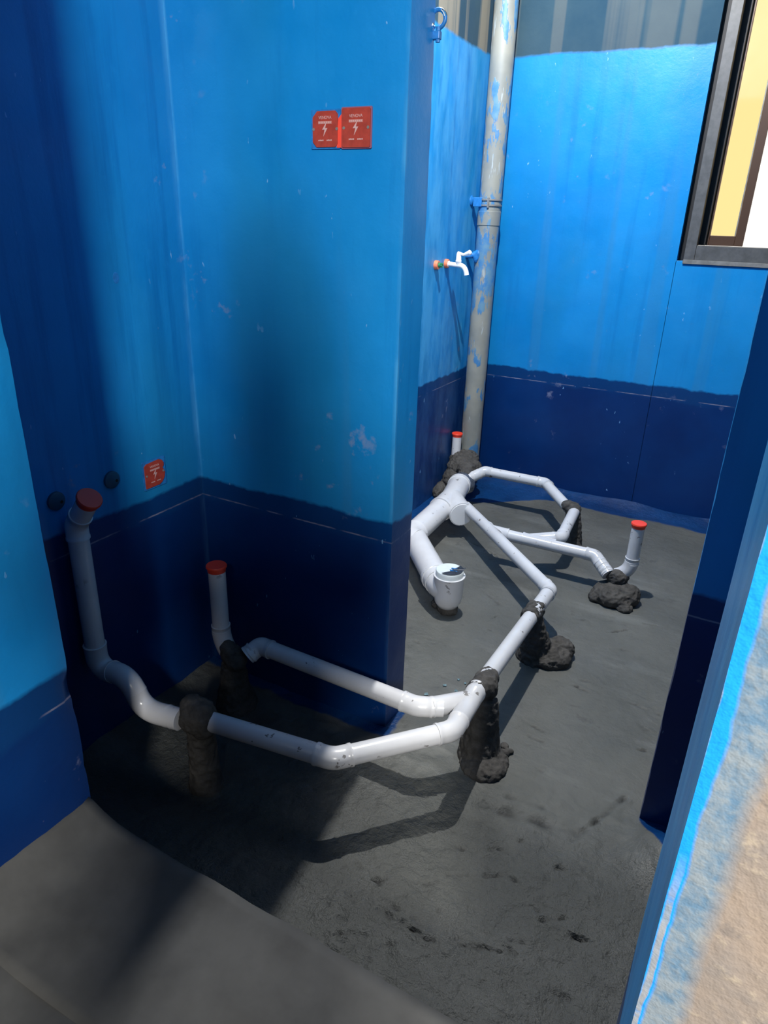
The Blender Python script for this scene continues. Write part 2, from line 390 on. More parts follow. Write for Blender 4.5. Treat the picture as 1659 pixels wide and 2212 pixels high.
def rough_box(name, a, b, mat, amp=0.0022, step=0.02, arris=0.006, seed=0.0, mats=None, fface=None):
    """wall slab whose surface and arrises wander like hand-trowelled render"""
    a, b = V(a), V(b); bm = bmesh.new(); n = [max(1, int(round((b[i] - a[i]) / step))) for i in range(3)]
    def grid(ax, val, u, v, flip):
        vs = [[bm.verts.new([0, 0, 0]) for _ in range(n[v] + 1)] for _ in range(n[u] + 1)]
        for i in range(n[u] + 1):
            for j in range(n[v] + 1):
                p = [0, 0, 0]; p[ax] = val; p[u] = a[u] + (b[u] - a[u]) * i / n[u]; p[v] = a[v] + (b[v] - a[v]) * j / n[v]
                vs[i][j].co = p
        for i in range(n[u]):
            for j in range(n[v]):
                f = bm.faces.new((vs[i][j], vs[i + 1][j], vs[i + 1][j + 1], vs[i][j + 1]))
                if fface: f.material_index = fface(ax, val)
    for ax, u, v in ((0, 1, 2), (1, 0, 2), (2, 0, 1)):
        for val, fl in ((a[ax], 0), (b[ax], 1)): grid(ax, val, u, v, fl)
    bmesh.ops.remove_doubles(bm, verts=bm.verts, dist=1e-5)
    for vv in bm.verts:
        p = vv.co.copy(); k = sum(1 for i in (0, 1) if abs(p[i] - a[i]) < 1e-4 or abs(p[i] - b[i]) < 1e-4)
        q = p * 5 + V((seed, seed, seed))
        dlt = V((noise.noise(q), noise.noise(q + V((9, 3, 1))), 0)) * amp
        if k == 2:
            e = noise.noise(V((p.x, p.y, p.z)) * 11 + V((seed, 0, 0))) + .6 * noise.noise(V((p.x, p.y, p.z)) * 34)
            c = (a + b) / 2; inn = V((math.copysign(1, c.x - p.x), math.copysign(1, c.y - p.y), 0))
            dlt += inn * arris * (0.35 + 0.65 * max(0, e))
        vv.co = p + dlt
    return mesh_obj(name, bm, mats or mat, None, False)
o = struct(rough_box('wall_partition_left', (-1.44, 1.47, -1.6), (-0.755, 1.59, TOP), 'paint', 0.0015, 0.03, 0.004, 2.0))
for p in o.data.polygons: p.use_smooth = True
o.data.set_sharp_from_angle(angle=math.radians(50))
o = struct(rough_box('wall_partition_right', (-0.019, 1.50, -1.6), (1.22, 1.62, TOP), 'paint', 0.0012, 0.03, 0.004, 5.0))
for p in o.data.polygons: p.use_smooth = True
o.data.set_sharp_from_angle(angle=math.radians(50))
def front_face(ax, val): return 1 if (ax == 1 and val < 0.4) else 0
o = struct(rough_box('wall_door_left', (-1.57, 0.35, -1.6), (-0.945, 0.62, TOP), None, 0.0012, 0.022, 0.008, 8.0, ['paint', 'outer'], front_face))
for p in o.data.polygons: p.use_smooth = True
o.data.set_sharp_from_angle(angle=math.radians(50))
o = struct(rough_box('wall_door_right', (0.020, 0.35, -1.6), (1.35, 0.62, TOP), None, 0.0006, 0.022, 0.0022, 4.0, ['paint', 'outer'], front_face))
for p in o.data.polygons: p.use_smooth = True
o.data.set_sharp_from_angle(angle=math.radians(50))
wall('wall_door_head', [((-0.95, 0.36, 0.98), (0.03, 0.61, TOP))], 'paint')
wall('ceiling', [((-3.0, -3.4, TOP), (3.4, 3.95, TOP + .12))], 'plaster')
wall('wall_hall_left', [((-3.1, -3.4, HZ - .1), (-3.0, 0.35, TOP))], 'plaster')
wall('wall_hall_right', [((3.4, -3.4, HZ - .1), (3.5, 0.35, TOP))], 'plaster')
wall('wall_hall_rear', [((-3.1, -3.5, HZ - .1), (3.5, -3.4, TOP))], 'plaster')
wall('wall_hall_front_left', [((-3.1, 0.36, HZ - .1), (-1.57, 0.60, TOP))], 'plaster')
wall('wall_hall_front_right', [((1.35, 0.36, HZ - .1), (3.5, 0.60, TOP))], 'plaster')

# sunken screed floor
GROOVES = [((-0.153, 1.346), (-0.062, 1.560), .006, .007), ((-0.392, 1.335), (-0.150, 1.375), .014, .006), ((-0.385, 1.10), (-0.27, 1.165), .003, .006),
 ((-0.42, .94), (-0.36, .93), .004, .007), ((-0.36, .93), (-0.215, .985), .004, .006), ((-0.155, 1.10), (-0.112, 1.13), .004, .008),
 ((-0.15, 1.99), (-0.036, 1.975), .003, .005), ((-1.14, 2.87), (-.93, 2.79), .003, .006), ((-.93, 2.79), (-.84, 2.73), .004, .008),
 ((-.81, 2.42), (-.69, 2.33), .002, .004), ((-.68, 2.26), (-.70, 2.20), .003, .004),
 ((-.28, 2.37), (-.22, 2.42), .003, .006), ((-.36, 3.02), (-.26, 3.05), .003, .004), ((-.17, 2.50), (-.12, 2.51), .003, .005),
 ((-.40, 1.72), (-.33, 1.70), .003, .005), ((-.37, 1.66), (-.32, 1.655), .003, .004), ((-.34, 1.40), (-.25, 1.41), .010, .004),
 ((-.30, 2.02), (-.25, 2.03), .003, .004), ((-.58, 1.86), (-.53, 1.84), .004, .005), ((-.62, 1.84), (-.59, 1.83), .003, .005), ((-.31, 1.98), (-.26, 1.97), .005, .006)]
for i in range(46):
    gx, gy = random.uniform(-.62, -.08), random.uniform(.75, 1.28); an = random.uniform(-.5, .9); l = random.uniform(.004, .04)
    GROOVES.append(((gx, gy), (gx + l * math.cos(an), gy + l * math.sin(an)), random.uniform(.0025, .005), random.uniform(.003, .007)))
for i in range(40):
    gx, gy = random.uniform(-.95, -.05), random.uniform(1.5, 3.3); an = random.uniform(-.4, .6); l = random.uniform(.004, .03)
    GROOVES.append(((gx, gy), (gx + l * math.cos(an), gy + l * math.sin(an)), random.uniform(.002, .004), random.uniform(.002, .005)))
def floor_h(x, y):
    h = FZ + 0.010 * noise.noise(V((x * 2.3, y * 2.3, 0))) + 0.004 * noise.noise(V((x * 8, y * 6, 3)))
    if y < 1.5: h += 0.0035 * noise.noise(V((x * 22, y * 22, 7))) + 0.002 * noise.noise(V((x * 50, y * 50, 7)))
    else: h += 0.0010 * noise.noise(V((x * 30, y * 14, 7)))
    wob = 0.6 + 0.5 * noise.noise(V((x * 6, y * 6, 11)))
    def cove(d, w, a): 
        return a * max(0.0, 1 - max(d, 0) / w) ** 2
    h += cove(3.71 - y, .16, .045 * wob) + (cove(x + 1.42, .17, .04 * wob) if y > 1.5 or y < 1.47 else 0)
    if y < 1.5: h += cove(y - .62, .10, .09 * wob)
    # heaped mortar at the foot of the right partition and door reveal
    h += 0.055 * math.exp(-(((x - .055) / .075) ** 2 + ((y - 1.40) / .085) ** 2))
    return h
bm = bmesh.new(); X0, X1, Y0, Y1, ST = -1.43, 0.30, .60, 3.73, .006
nx = int((X1 - X0) / ST); ny = int((Y1 - Y0) / ST); H = {}; CK = {}
for i in range(nx + 1):
    for j in range(ny + 1): H[i, j] = floor_h(X0 + i * ST, Y0 + j * ST)
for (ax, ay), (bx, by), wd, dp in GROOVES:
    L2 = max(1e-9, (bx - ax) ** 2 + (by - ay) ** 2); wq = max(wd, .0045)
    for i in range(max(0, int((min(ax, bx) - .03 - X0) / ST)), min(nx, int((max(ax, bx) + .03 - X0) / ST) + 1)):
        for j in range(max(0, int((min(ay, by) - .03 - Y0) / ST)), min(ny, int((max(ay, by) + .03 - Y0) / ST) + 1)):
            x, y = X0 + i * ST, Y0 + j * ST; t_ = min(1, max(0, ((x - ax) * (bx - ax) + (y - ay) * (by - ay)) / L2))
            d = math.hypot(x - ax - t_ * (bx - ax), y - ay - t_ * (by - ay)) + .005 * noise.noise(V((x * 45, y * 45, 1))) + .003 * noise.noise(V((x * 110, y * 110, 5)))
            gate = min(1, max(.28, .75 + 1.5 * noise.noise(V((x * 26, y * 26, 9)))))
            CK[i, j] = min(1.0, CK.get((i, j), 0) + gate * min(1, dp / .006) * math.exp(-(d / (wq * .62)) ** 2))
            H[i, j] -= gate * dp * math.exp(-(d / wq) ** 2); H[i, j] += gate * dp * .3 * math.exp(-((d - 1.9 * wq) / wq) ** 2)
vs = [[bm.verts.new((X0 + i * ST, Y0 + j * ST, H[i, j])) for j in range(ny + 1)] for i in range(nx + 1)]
for i in range(nx):
    for j in range(ny): bm.faces.new((vs[i][j], vs[i + 1][j], vs[i + 1][j + 1], vs[i][j + 1]))
bm.verts.index_update()
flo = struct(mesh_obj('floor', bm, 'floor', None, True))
at = flo.data.attributes.new('groove_shade', 'FLOAT', 'POINT')
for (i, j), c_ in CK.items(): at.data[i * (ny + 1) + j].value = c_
bm = bmesh.new(); box(bm, (.29, .6, -1.6), (1.3, 3.8, FZ)); box(bm, (-1.57, .35, -1.7), (1.35, 3.9, -1.5)); struct(mesh_obj('floor_subbase', bm, 'floor'))
# raised door threshold and hall floor
o = struct(rough_box('floor_threshold', (-0.96, 0.34, -1.5), (0.03, 0.612, HZ), 'slab', 0.006, 0.02, 0.008, 1.0))
for v_ in o.data.vertices:
    if v_.co.z > HZ - .01: v_.co.z += .008 * noise.noise(v_.co * 9) + .003 * noise.noise(v_.co * 30) + .035 * max(0, 1 - (v_.co.x + .945) / .10) ** 2
for p in o.data.polygons: p.use_smooth = True
wall('floor_hall', [((-3.1, -3.5, HZ - .15), (3.5, 0.345, HZ - .002))], 'slab')

# ------------------------------------------------------------------ window in the back wall
win = bpy.data.objects.new('window_1', None); C.objects.link(win); win.location = (WX0, 3.71, WZ0); win['kind'] = 'structure'
def wpart(name, boxes, mat, parent=win, bev=.0015):
    bm = bmesh.new()
    for a, b in boxes: box(bm, a, b, bev)
    return mesh_obj(name, bm, mat, parent)
wpart('shade_strip', [((WX0 + .0005, 3.755, WZ0 + .0005), (WX0 + .029, 3.80, WZ1 - .001))], 'black')  # black strip standing in for the shadow of the window reveal
wpart('window_frame', [((WX0 + .027, 3.722, WZ0 + .001), (WX0 + .074, 3.80, WZ1 - .052)), ((WX0 + .0745, 3.724, WZ0 + .001), (WX1 - .062, 3.82, WZ0 + .070)),
    ((WX1 - .06, 3.722, WZ0 + .001), (WX1 - .001, 3.80, WZ1 - .052)), ((WX0 + .001, 3.722, WZ1 - .05), (WX1 - .001, 3.80, WZ1 - .001))], 'alu')
wpart('window_sill', [((WX0 + .028, 3.700, WZ0 - .012), (WX1, 3.7215, WZ0 + .006))], 'cement')
wpart('shade_strip', [((WX0 + .066, 3.801, WZ0 + .071), (WX0 + .103, 3.86, WZ1 - .052))], 'black')  # black strip painting the shade of the recess beside the sash
SX0, SX1 = WX0 + .1035, WX0 + .262
sash = wpart('sash', [((SX0, 3.822, WZ0 + .071), (SX0 + .011, 3.85, WZ1 - .2)), ((SX0 + .0112, 3.822, WZ0 + .071), (SX1 - .0372, 3.85, WZ0 + .115)),
    ((SX1 - .037, 3.822, WZ0 + .071), (SX1, 3.85, WZ1 - .2)), ((SX0 + .0112, 3.822, WZ1 - .35), (SX1 - .0372, 3.85, WZ1 - .2))], 'brown')
wpart('glazing_bead', [((SX1 - .043, 3.824, WZ0 + .115), (SX1 - .0375, 3.829, WZ1 - .36))], 'steel')
wpart('pane', [((SX0 + .012, 3.83, WZ0 + .11), (SX1 - .035, 3.834, WZ1 - .34))], 'glass', bev=0)
bm = bmesh.new(); sweep(bm, [(SX0 + .02, 3.79, .985), (SX1 + .03, 3.79, .85)], .007, 8); mesh_obj('stay_arm', bm, 'brown', win, True)
sash2 = wpart('sash', [((WX1 - .10, 3.822, WZ0 + .071), (WX1 - .05, 3.85, WZ1 - .055))], 'brown')

# holes and old fixings in the left wall
def disc(name, c, d, r, h, mat, parent=None):
    bm = bmesh.new(); lathe(bm, c, d, [(-.004, r), (h * .6, r), (h, r * .8), (h, 0)], 20); return mesh_obj(name, bm, mat, parent, True)

# ------------------------------------------------------------------ white PVC drain network (one glued thing)
net = thing('drain_pipe_network', (-0.49, 1.6, -1.42), 'white plastic drain pipes with elbows and wyes propped above the grey sunken floor', 'pipe')
# run along the door side: from the left wall pier, two elbows, wye
Zr = -1.197
PA0 = V((-1.085, 1.025, Zr)); EA = V((-.691, 1.080, Zr)); EN = V((-.482, 1.318, Zr)); W0 = V((-.488, 1.370, Zr)); W1 = V((-.490, 1.492, -1.2))
pipe(net, PA0, EA); elbow(net, PA0, EA, EN, .026); pipe(net, EA, EN); elbow(net, EA, EN, W1, .026)
BE = V((-.604, 1.356, Zr)); BB = V((-.540, 1.388, Zr))
wye(net, EN + (W1 - EN).normalized() * .042, W1, BE + (BB - BE).normalized() * .040, V((-.489, 1.455, Zr)))
BM = V((-1.150, 1.305, -1.215)); B1 = V((-1.122, 1.350, -1.183))
pipe(net, B1, BE); elbow(net, B1, BE, BB, .022); pipe(net, BE, BB)
elbow(net, BM + V((-.01, -.02, -.012)), B1, BE, .020)
collar(net, V((-1.140, 1.325, -1.200)), (BM - B1), .012, name='socket_ring')
# run along Y through the opening
E1 = V((-.490, 2.240, -1.238)); pipe(net, W1, E1)
collar(net, W1 + V((0, .012, 0)), (0, 1, 0), .012, name='socket_ring')
HUB50 = V((-1.085, 2.885, -1.268)); WF = V((-.874, 2.665, -1.262))
elbow(net, W1, E1, WF, .022); pipe(net, E1, HUB50)
dl = (HUB50 - E1).normalized()
RE = V((-.425, 2.697, -1.275)); W2 = V((-.645, 2.700, -1.272))
wb = V((-.812, 2.668, -1.266))
wye(net, WF - dl * .045, WF + dl * .050, V((-.800, 2.678, -1.266)), WF + dl * .01)
pipe(net, V((-.815, 2.676, -1.267)), RE)
LE = V((-.590, 2.770, -1.262)); P1 = V((-.606, 3.050, -1.238))
wye(net, V((-.738, 2.685, -1.269)), V((-.596, 2.698, -1.273)), LE + (V((-.705, 2.692, -1.27)) - LE).normalized() * .033, V((-.705, 2.692, -1.27)))
elbow(net, V((-.705, 2.692, -1.27)), LE, P1, .016); pipe(net, LE, P1)
FE = V((-.824, 3.305, -1.226)); F1 = V((-1.150, 3.292, -1.222)); FM = V((-1.225, 3.205, -1.262))
pipe(net, P1, P1 + V((-.03, .005, .003)))
pipe(net, P1 + V((-.03, .004, .002)), FE); elbow(net, P1, FE, F1, .022); pipe(net, FE, F1); elbow(net, FE, F1, FM, .018)
pipe(net, F1 + (FM - F1) * .3, FM, R * 1.1, 'socket'); collar(net, F1 + (FM - F1) * .62, FM - F1, .012, name='socket_ring'); collar(net, F1 + (FM - F1) * .86, FM - F1, .008, name='socket_ring')
RM = V((-.352, 2.640, -1.318)); elbow(net, W2, RE, RM, .020); pipe(net, RE + (RM - RE) * .3, RM, R * 1.08, 'socket')
collar(net, RE + (RM - RE) * .66, RM - RE, .012, name='socket_ring'); collar(net, RE + (RM - RE) * .86, RM - RE, .008, name='socket_ring')
# capped risers
def riser(bx, by, z0, z1, bend=None):
    pipe(net, (bx, by, z0), (bx, by, z1), R, 'riser_pipe')
    red_cap(net, (bx, by, z1), (0, 0, 1)); collar(net, (bx, by, z0 + .012), (0, 0, 1), .014, name='socket_ring')
    if bend:
        bm = bmesh.new(); sweep(bm, arc((bx, by, z0 + .01), (bx, by, z0 - .04), bend, 8), R * 1.12); mesh_obj('elbow', bm, 'pvc', net, True)
riser(-.276, 2.68, -1.262, -1.090, (-.325, 2.668, -1.325))
riser(-1.258, 1.335, -1.172, -.950, (-1.215, 1.325, -1.235))
riser(-1.382, 3.440, -1.255, -1.095, (-1.34, 3.41, -1.31))
# left wall riser with offset bends
CT = V((-1.382, .992, -.712)); CB = V((-1.376, .985, -1.105)); C2 = V((-1.262, .985, -1.105)); C3 = V((-1.208, .985, -1.190)); C5 = V((-1.10, 1.000, -1.192))
pipe(net, CT, CB); capp = V((-1.318, .990, -.632)); dc = (capp - CT).normalized()
elbow(net, CB, CT, capp, .018); pipe(net, CT, capp, R, 'riser_pipe'); red_cap(net, capp, dc)
bm = bmesh.new()
pth = [CB + V((0, 0, .05)), CB + V((0, 0, .03))] + arc(CB + V((0, 0, .02)), CB + V((0, 0, -.018)), CB + V((.04, 0, -.022)), 6) + [CB + V((.06, 0, -.016))] 
sweep(bm, pth, [R * 1.18, R * 1.12] + [R * 1.12] * 7 + [R * 1.18]); mesh_obj('elbow', bm, 'pvc', net, True)
bm = bmesh.new(); sweep(bm, arc(CB + V((.055, 0, -.018)), C2 + V((0, 0, -.005)), C2 + V((.022, 0, -.055)), 8), R * 1.12); mesh_obj('trap_bend', bm, 'pvc', net, True)
bm = bmesh.new(); sweep(bm, arc(C2 + V((.020, 0, -.048)), V((-1.228, .985, -1.205)), V((-1.170, .990, -1.200)), 8) + [V((-1.105, 1.0, -1.198))], R * 1.12); mesh_obj('trap_bend', bm, 'pvc', net, True)
collar(net, CB + V((.058, 0, -.018)), (1, 0, .1), .010, name='socket_ring'); collar(net, V((-1.135, .996, -1.199)), (1, .1, 0), .012, name='socket_ring')
# 110 mm collector: hub, left arm, toilet arm and upright outlet
RB = 0.0535
HC = V((-1.238, 3.165, -1.275)); HJ = V((-1.196, 2.965, -1.280)); HL = V((-1.190, 2.520, -1.300)); HP = V((-1.085, 2.830, -1.290))
bm = bmesh.new(); sweep(bm, [HC, HC + (HJ - HC).normalized() * .025, HC + (HJ - HC).normalized() * .027, HJ, HJ + (HL - HJ).normalized() * .12, HJ + (HL - HJ).normalized() * .122, HJ + (HL - HJ).normalized() * .14], [RB * 1.13, RB * 1.13, RB * 1.06, RB * 1.06, RB * 1.06, RB * 1.12, RB * 1.12], 40)
e = (HP - HJ).normalized(); sweep(bm, [HJ, HP - e * .03, HP - e * .028, HP], [RB * 1.04, RB * 1.06, RB * 1.12, RB * 1.12], 40)
mesh_obj('hub_wye', bm, 'pvc', net, True)
bm = bmesh.new(); lathe(bm, HP, e, [(-.01, RB * 1.02), (.004, RB * 1.02), (.004, 0)], 40); mesh_obj('reducer_plug', bm, 'white', net, True)
pipe(net, HJ + (HL - HJ).normalized() * .1, HL, RB, 'collector_pipe')
TB = V((-.905, 2.190, -1.315)); TT = V((-.862, 2.172, -1.235))
bm = bmesh.new(); sweep(bm, [HL + V((0, .03, 0))] + arc(HL + V((0, .02, 0)), HL + V((0, -.05, 0)), HL + (TB - HL).normalized() * .07, 8), [RB * 1.12] + [RB * 1.07] * 9, 40); mesh_obj('elbow', bm, 'pvc', net, True)
pipe(net, HL + (TB - HL).normalized() * .05, TB, RB, 'collector_pipe')
dt = (TB - HL).normalized()
bm = bmesh.new(); sweep(bm, [TB - dt * .075, TB - dt * .055, TB - dt * .053, TB - dt * .02], [RB * 1.12, RB * 1.12, RB * 1.06, RB * 1.05], 40); mesh_obj('socket', bm, 'pvc', net, True)
bm = bmesh.new(); lathe(bm, (TT.x, TT.y, -1.248), (0, 0, -1), [(0, RB * .9), (0, RB * 1.14), (.006, RB * 1.14), (.008, RB * 1.07), (.085, RB * 1.05), (.115, RB * .95), (.135, RB * .72), (.143, RB * .3), (.143, 0)], 44)
sweep(bm, arc(TB - dt * .02, TB + dt * .03, V((TT.x, TT.y, -1.30)), 6), RB * 1.0, 40)
mesh_obj('toilet_outlet', bm, 'pvc', net, True)
bm = bmesh.new(); lathe(bm, (TT.x, TT.y, -1.250), (0, 0, 1), [(0, RB * 1.0), (.022, RB * 1.0), (.024, RB * .97), (.024, 0)], 44); pl = mesh_obj('plug_cap', bm, 'pale', net, True); pl['label'] = 'flat pale lid with a torn dusty film over it'
bm = bmesh.new(); g = []
for i in range(26):
    an = -1.1 + 2.9 * i / 25; rr_ = RB * (.95 + .06 * noise.noise(V((i, 0, 0))))
    if i in (19, 20): rr_ *= 1.18
    an2 = an - .75
    g.append(bm.verts.new((TT.x + rr_ * math.cos(an2), TT.y + rr_ * math.sin(an2), -1.2215 + (.006 if i in (19, 20) else 0))))
h = [bm.verts.new((TT.x + .010 + .012 * math.cos(k), TT.y + .006 + .012 * math.sin(k * 1.3), -1.2245)) for k in range(0, 6)]
for i in range(25): bm.faces.new((g[i], g[i + 1], h[min(5, int((i + 1) / 4.4))])) 
bmesh.ops.solidify(bm, geom=bm.faces[:], thickness=.0012)
mesh_obj('torn_film', bm, 'clear', pl)
bm = bmesh.new()
for k in range(7):
    a0 = random.uniform(-.6, .8); c0 = V((TT.x + .004 + .022 * math.cos(a0) * random.random(), TT.y + .018 * math.sin(a0) , -1.2235))
    box(bm, c0 - V((random.uniform(.003, .012), .002, .0004)), c0 + V((random.uniform(.003, .012), .003, .0012)))
mesh_obj('paint_blot', bm, 'bluemetal', pl)

# ------------------------------------------------------------------ mortar lumps
def blob(name, shapes, label, vox=0.0042, amp=0.006, mat='mortar', cat='mortar', group='mortar lumps propping the white pipes'):
    bm = bmesh.new()
    for s in shapes:
        if s[0] == 's':
            r = bmesh.ops.create_icosphere(bm, subdivisions=3, radius=1.0); sc = s[2] if isinstance(s[2], tuple) else (s[2],) * 3
            bmesh.ops.scale(bm, vec=sc, verts=r['verts']); bmesh.ops.translate(bm, vec=s[1], verts=r['verts'])
        else: sweep(bm, s[1], s[2], 18)
    bmesh.ops.triangulate(bm, faces=bm.faces)
    me = bpy.data.meshes.new(name); bm.to_mesh(me); bm.free()
    tmp = bpy.data.objects.new(name, me); C.objects.link(tmp)
    md = tmp.modifiers.new('r', 'REMESH'); md.mode = 'VOXEL'; md.voxel_size = vox
    dg = bpy.context.evaluated_depsgraph_get(); dg.update()
    m2 = bpy.data.meshes.new_from_object(tmp.evaluated_get(dg)); bpy.data.objects.remove(tmp); m2.name = name
    bm = bmesh.new(); bm.from_mesh(m2); bmesh.ops.smooth_vert(bm, verts=bm.verts, factor=.7, use_axis_x=True, use_axis_y=True, use_axis_z=True)
    bm.normal_update(); sd = random.random() * 50
    for v_ in bm.verts:
        p = v_.co + V((sd, 0, 0)); d = .9 * noise.noise(p * 22) + 1.3 * (.35 - abs(noise.noise(p * 38))) + .9 * (.25 - abs(noise.noise(p * 85)))
        v_.co += v_.normal * amp * d
    loc = V(shapes[0][1] if shapes[0][0] == 's' else shapes[0][1][0]); loc.z = FZ
    bmesh.ops.translate(bm, verts=bm.verts, vec=-loc)
    bm.to_mesh(m2); bm.free(); m2.materials.clear(); m2.materials.append(M[mat])
    for p in m2.polygons: p.use_smooth = True
    o = bpy.data.objects.new(name, m2); C.objects.link(o); o.location = loc
    return tag(o, label, cat, group)
blob('mortar_pier', [('t', [(-1.065, 1.03, -1.45), (-1.068, 1.03, -1.33), (-1.07, 1.03, -1.24)], [.048, .036, .034]), ('s', (-1.070, 1.028, -1.195), (.050, .047, .047)), ('s', (-1.050, 1.025, -1.205), (.035, .04, .037)), ('s', (-1.092, 1.03, -1.172), (.027, .03, .03))],
     'grey mortar pier with a rounded head gripping the nearest pipe at left', amp=.005)
blob('mortar_pier', [('t', [(-1.21, 1.33, -1.45), (-1.212, 1.325, -1.35), (-1.205, 1.318, -1.26)], [.07, .045, .035]), ('s', (-1.200, 1.318, -1.225), (.038, .034, .036)), ('s', (-1.183, 1.312, -1.238), (.032, .030, .03)), ('s', (-1.215, 1.315, -1.205), (.024, .026, .022))],
     'grey mortar pier in the alcove corner between red-capped riser and long pipe', amp=.005)
blob('mortar_pier', [('t', [(-.490, 1.500, -1.206), (-.489, 1.60, -1.209)], [.032, .030]), ('t', [(-.462, 1.50, -1.46), (-.470, 1.515, -1.36), (-.478, 1.535, -1.24)], [.068, .056, .042]), ('s', (-.480, 1.54, -1.205), (.038, .045, .037)), ('s', (-.44, 1.48, -1.415), (.07, .075, .03))],
     'dark mortar pier directly beneath the near wye joint of the pipes', amp=.005)
blob('mortar_pier', [('t', [(-.494, 1.995, -1.228), (-.493, 2.085, -1.232)], [.030, .030]), ('t', [(-.470, 2.07, -1.45), (-.478, 2.06, -1.33), (-.490, 2.04, -1.25)], [.075, .045, .028]), ('s', (-.435, 2.085, -1.405), (.085, .078, .045)), ('s', (-.402, 2.13, -1.40), (.050, .045, .045))],
     'dark mortar mound under the collar of the pipe running through the opening', amp=.007)
blob('mortar_pier', [('s', (-.618, 3.052, -1.232), (.040, .032, .034)), ('s', (-.64, 3.05, -1.222), (.03, .028, .028)), ('t', [(-.585, 3.03, -1.45), (-.600, 3.04, -1.33), (-.612, 3.05, -1.25)], [.048, .038, .034]), ('s', (-.545, 3.00, -1.415), (.055, .05, .02))],
     'tall dark mortar pier holding the far bend near the back wall', amp=.005)
blob('mortar_pier', [('s', (-.318, 2.655, -1.325), (.046, .034, .034)), ('s', (-.315, 2.625, -1.395), (.088, .080, .048)), ('s', (-.262, 2.635, -1.385), (.050, .050, .045)), ('s', (-.262, 2.57, -1.412), (.035, .03, .018)), ('s', (-.37, 2.60, -1.405), (.04, .04, .025))],
     'low dark mortar mound at the foot of the right-hand red-capped riser', amp=.007)
blob('mortar_pier', [('s', (-1.300, 3.375, -1.250), (.095, .080, .062)), ('s', (-1.252, 3.37, -1.245), (.045, .06, .045)), ('s', (-1.345, 3.45, -1.235), (.07, .07, .05)), ('s', (-1.335, 3.36, -1.315), (.07, .10, .07)), ('s', (-1.255, 3.30, -1.235), (.052, .06, .045)), ('s', (-1.30, 3.44, -1.225), (.05, .05, .05)), ('s', (-1.39, 3.30, -1.38), (.04, .09, .05)), ('s', (-1.235, 3.235, -1.26), (.045, .035, .045))],
     'lumpy dark mortar packed around the foot of the grey stack pipe', amp=.008)
blob('mortar_pad', [('s', (-.865, 2.185, -1.405), (.042, .036, .030)), ('s', (-.90, 2.22, -1.412), (.045, .05, .018))],
     'dark mortar pad hidden under the upright toilet outlet', amp=.005)
blob('mortar_crumb', [('s', (-.402, 1.545, -1.412), (.016, .012, .010)), ('s', (-.392, 1.56, -1.414), (.012, .010, .008)), ('s', (-.412, 1.575, -1.414), (.012, .014, .007))],
     'small curled mortar crumb lying right of the near pier', vox=.003, amp=.003, group=None)
# dark band of damp pipe end below the stack mortar
bm = bmesh.new(); sweep(bm, [(-1.225, 3.235, -1.285), (-1.245, 3.19, -1.283)], [.060, .062], 32)
tag(mesh_obj('rubber_sleeve', bm, 'clear', None, True), 'dark shiny sleeve where the collector enters the corner mortar', 'sleeve')

# paint chips on the floor
chips = [(-.717, 1.678), (-.682, 1.748), (-.654, 1.80), (-.626, 1.793), (-.637, 1.739), (-.60, 1.76), (-.585, 1.72), (-.568, 1.69), (-.60, 1.70)]
for i, (cx_, cy_) in enumerate(chips):
    bm = bmesh.new(); n_ = 6; s_ = random.uniform(.005, .010); z_ = floor_h(cx_, cy_) + .003
    vs_ = [bm.verts.new((cx_ + s_ * random.uniform(.5, 1.1) * math.cos(6.283 * k / n_), cy_ + s_ * random.uniform(.5, 1.1) * math.sin(6.283 * k / n_), z_ + random.uniform(-.001, .003))) for k in range(n_)]
    bm.faces.new(vs_); bmesh.ops.solidify(bm, geom=bm.faces[:], thickness=.0015)
    tag(mesh_obj('paint_chip', bm, 'flake'), 'pale blue flake of paint on the floor beside the near pier', 'paint chip', 'paint flakes beside the near mortar pier')

# ------------------------------------------------------------------ grey stack pipe, clamp and second bracket
SXY = V((-1.336, 3.535, 0)); stk = thing('stack_pipe', (SXY.x, SXY.y, -1.26), 'tall grey vertical stack pipe with flaking blue paint in the far corner', 'pipe')
bm = bmesh.new(); pts = [(SXY.x, SXY.y, -1.30 + i * .05) for i in range(62)]
sweep(bm, pts, [.055 + .0006 * noise.noise(V((i * .7, 0, 0))) for i in range(62)], 40); mesh_obj('pipe', bm, 'stack', stk, True)
bm = bmesh.new(); sweep(bm, [(SXY.x, SXY.y, -.02), (SXY.x, SXY.y, -.018), (SXY.x, SXY.y, .045), (SXY.x, SXY.y, .047)], [.055, .0575, .0575, .055], 40); mesh_obj('socket', bm, 'stack', stk, True)
clamp = thing('pipe_clamp', (-1.42, 3.50, .085), 'steel band clamp holding the grey stack pipe to the side wall', 'clamp')
for zz_ in (.073, .098):
    bm = bmesh.new(); sweep(bm, [(SXY.x, SXY.y, zz_ - .004), (SXY.x, SXY.y, zz_ - .0035), (SXY.x, SXY.y, zz_ + .0035), (SXY.x, SXY.y, zz_ + .004)], [.0565, .060, .060, .0565], 40); mesh_obj('band', bm, 'steel', clamp, True)
bm = bmesh.new(); box(bm, (-1.405, 3.480, .066), (-1.36, 3.498, .108), .002); mesh_obj('lug', bm, 'bluemetal', clamp)
bm = bmesh.new(); lathe(bm, (-1.42, 3.495, .092), (1, 0, 0), [(0, .024), (.004, .024), (.009, .016), (.012, .007), (.02, .007), (.02, 0)], 20); mesh_obj('wall_rosette', bm, 'bluemetal', clamp, True)
bm = bmesh.new(); lathe(bm, (-1.325, 3.478, .062), (0, 0, 1), [(0, .006), (.045, .006), (.045, 0)], 6); mesh_obj('bolt', bm, 'steel', clamp)
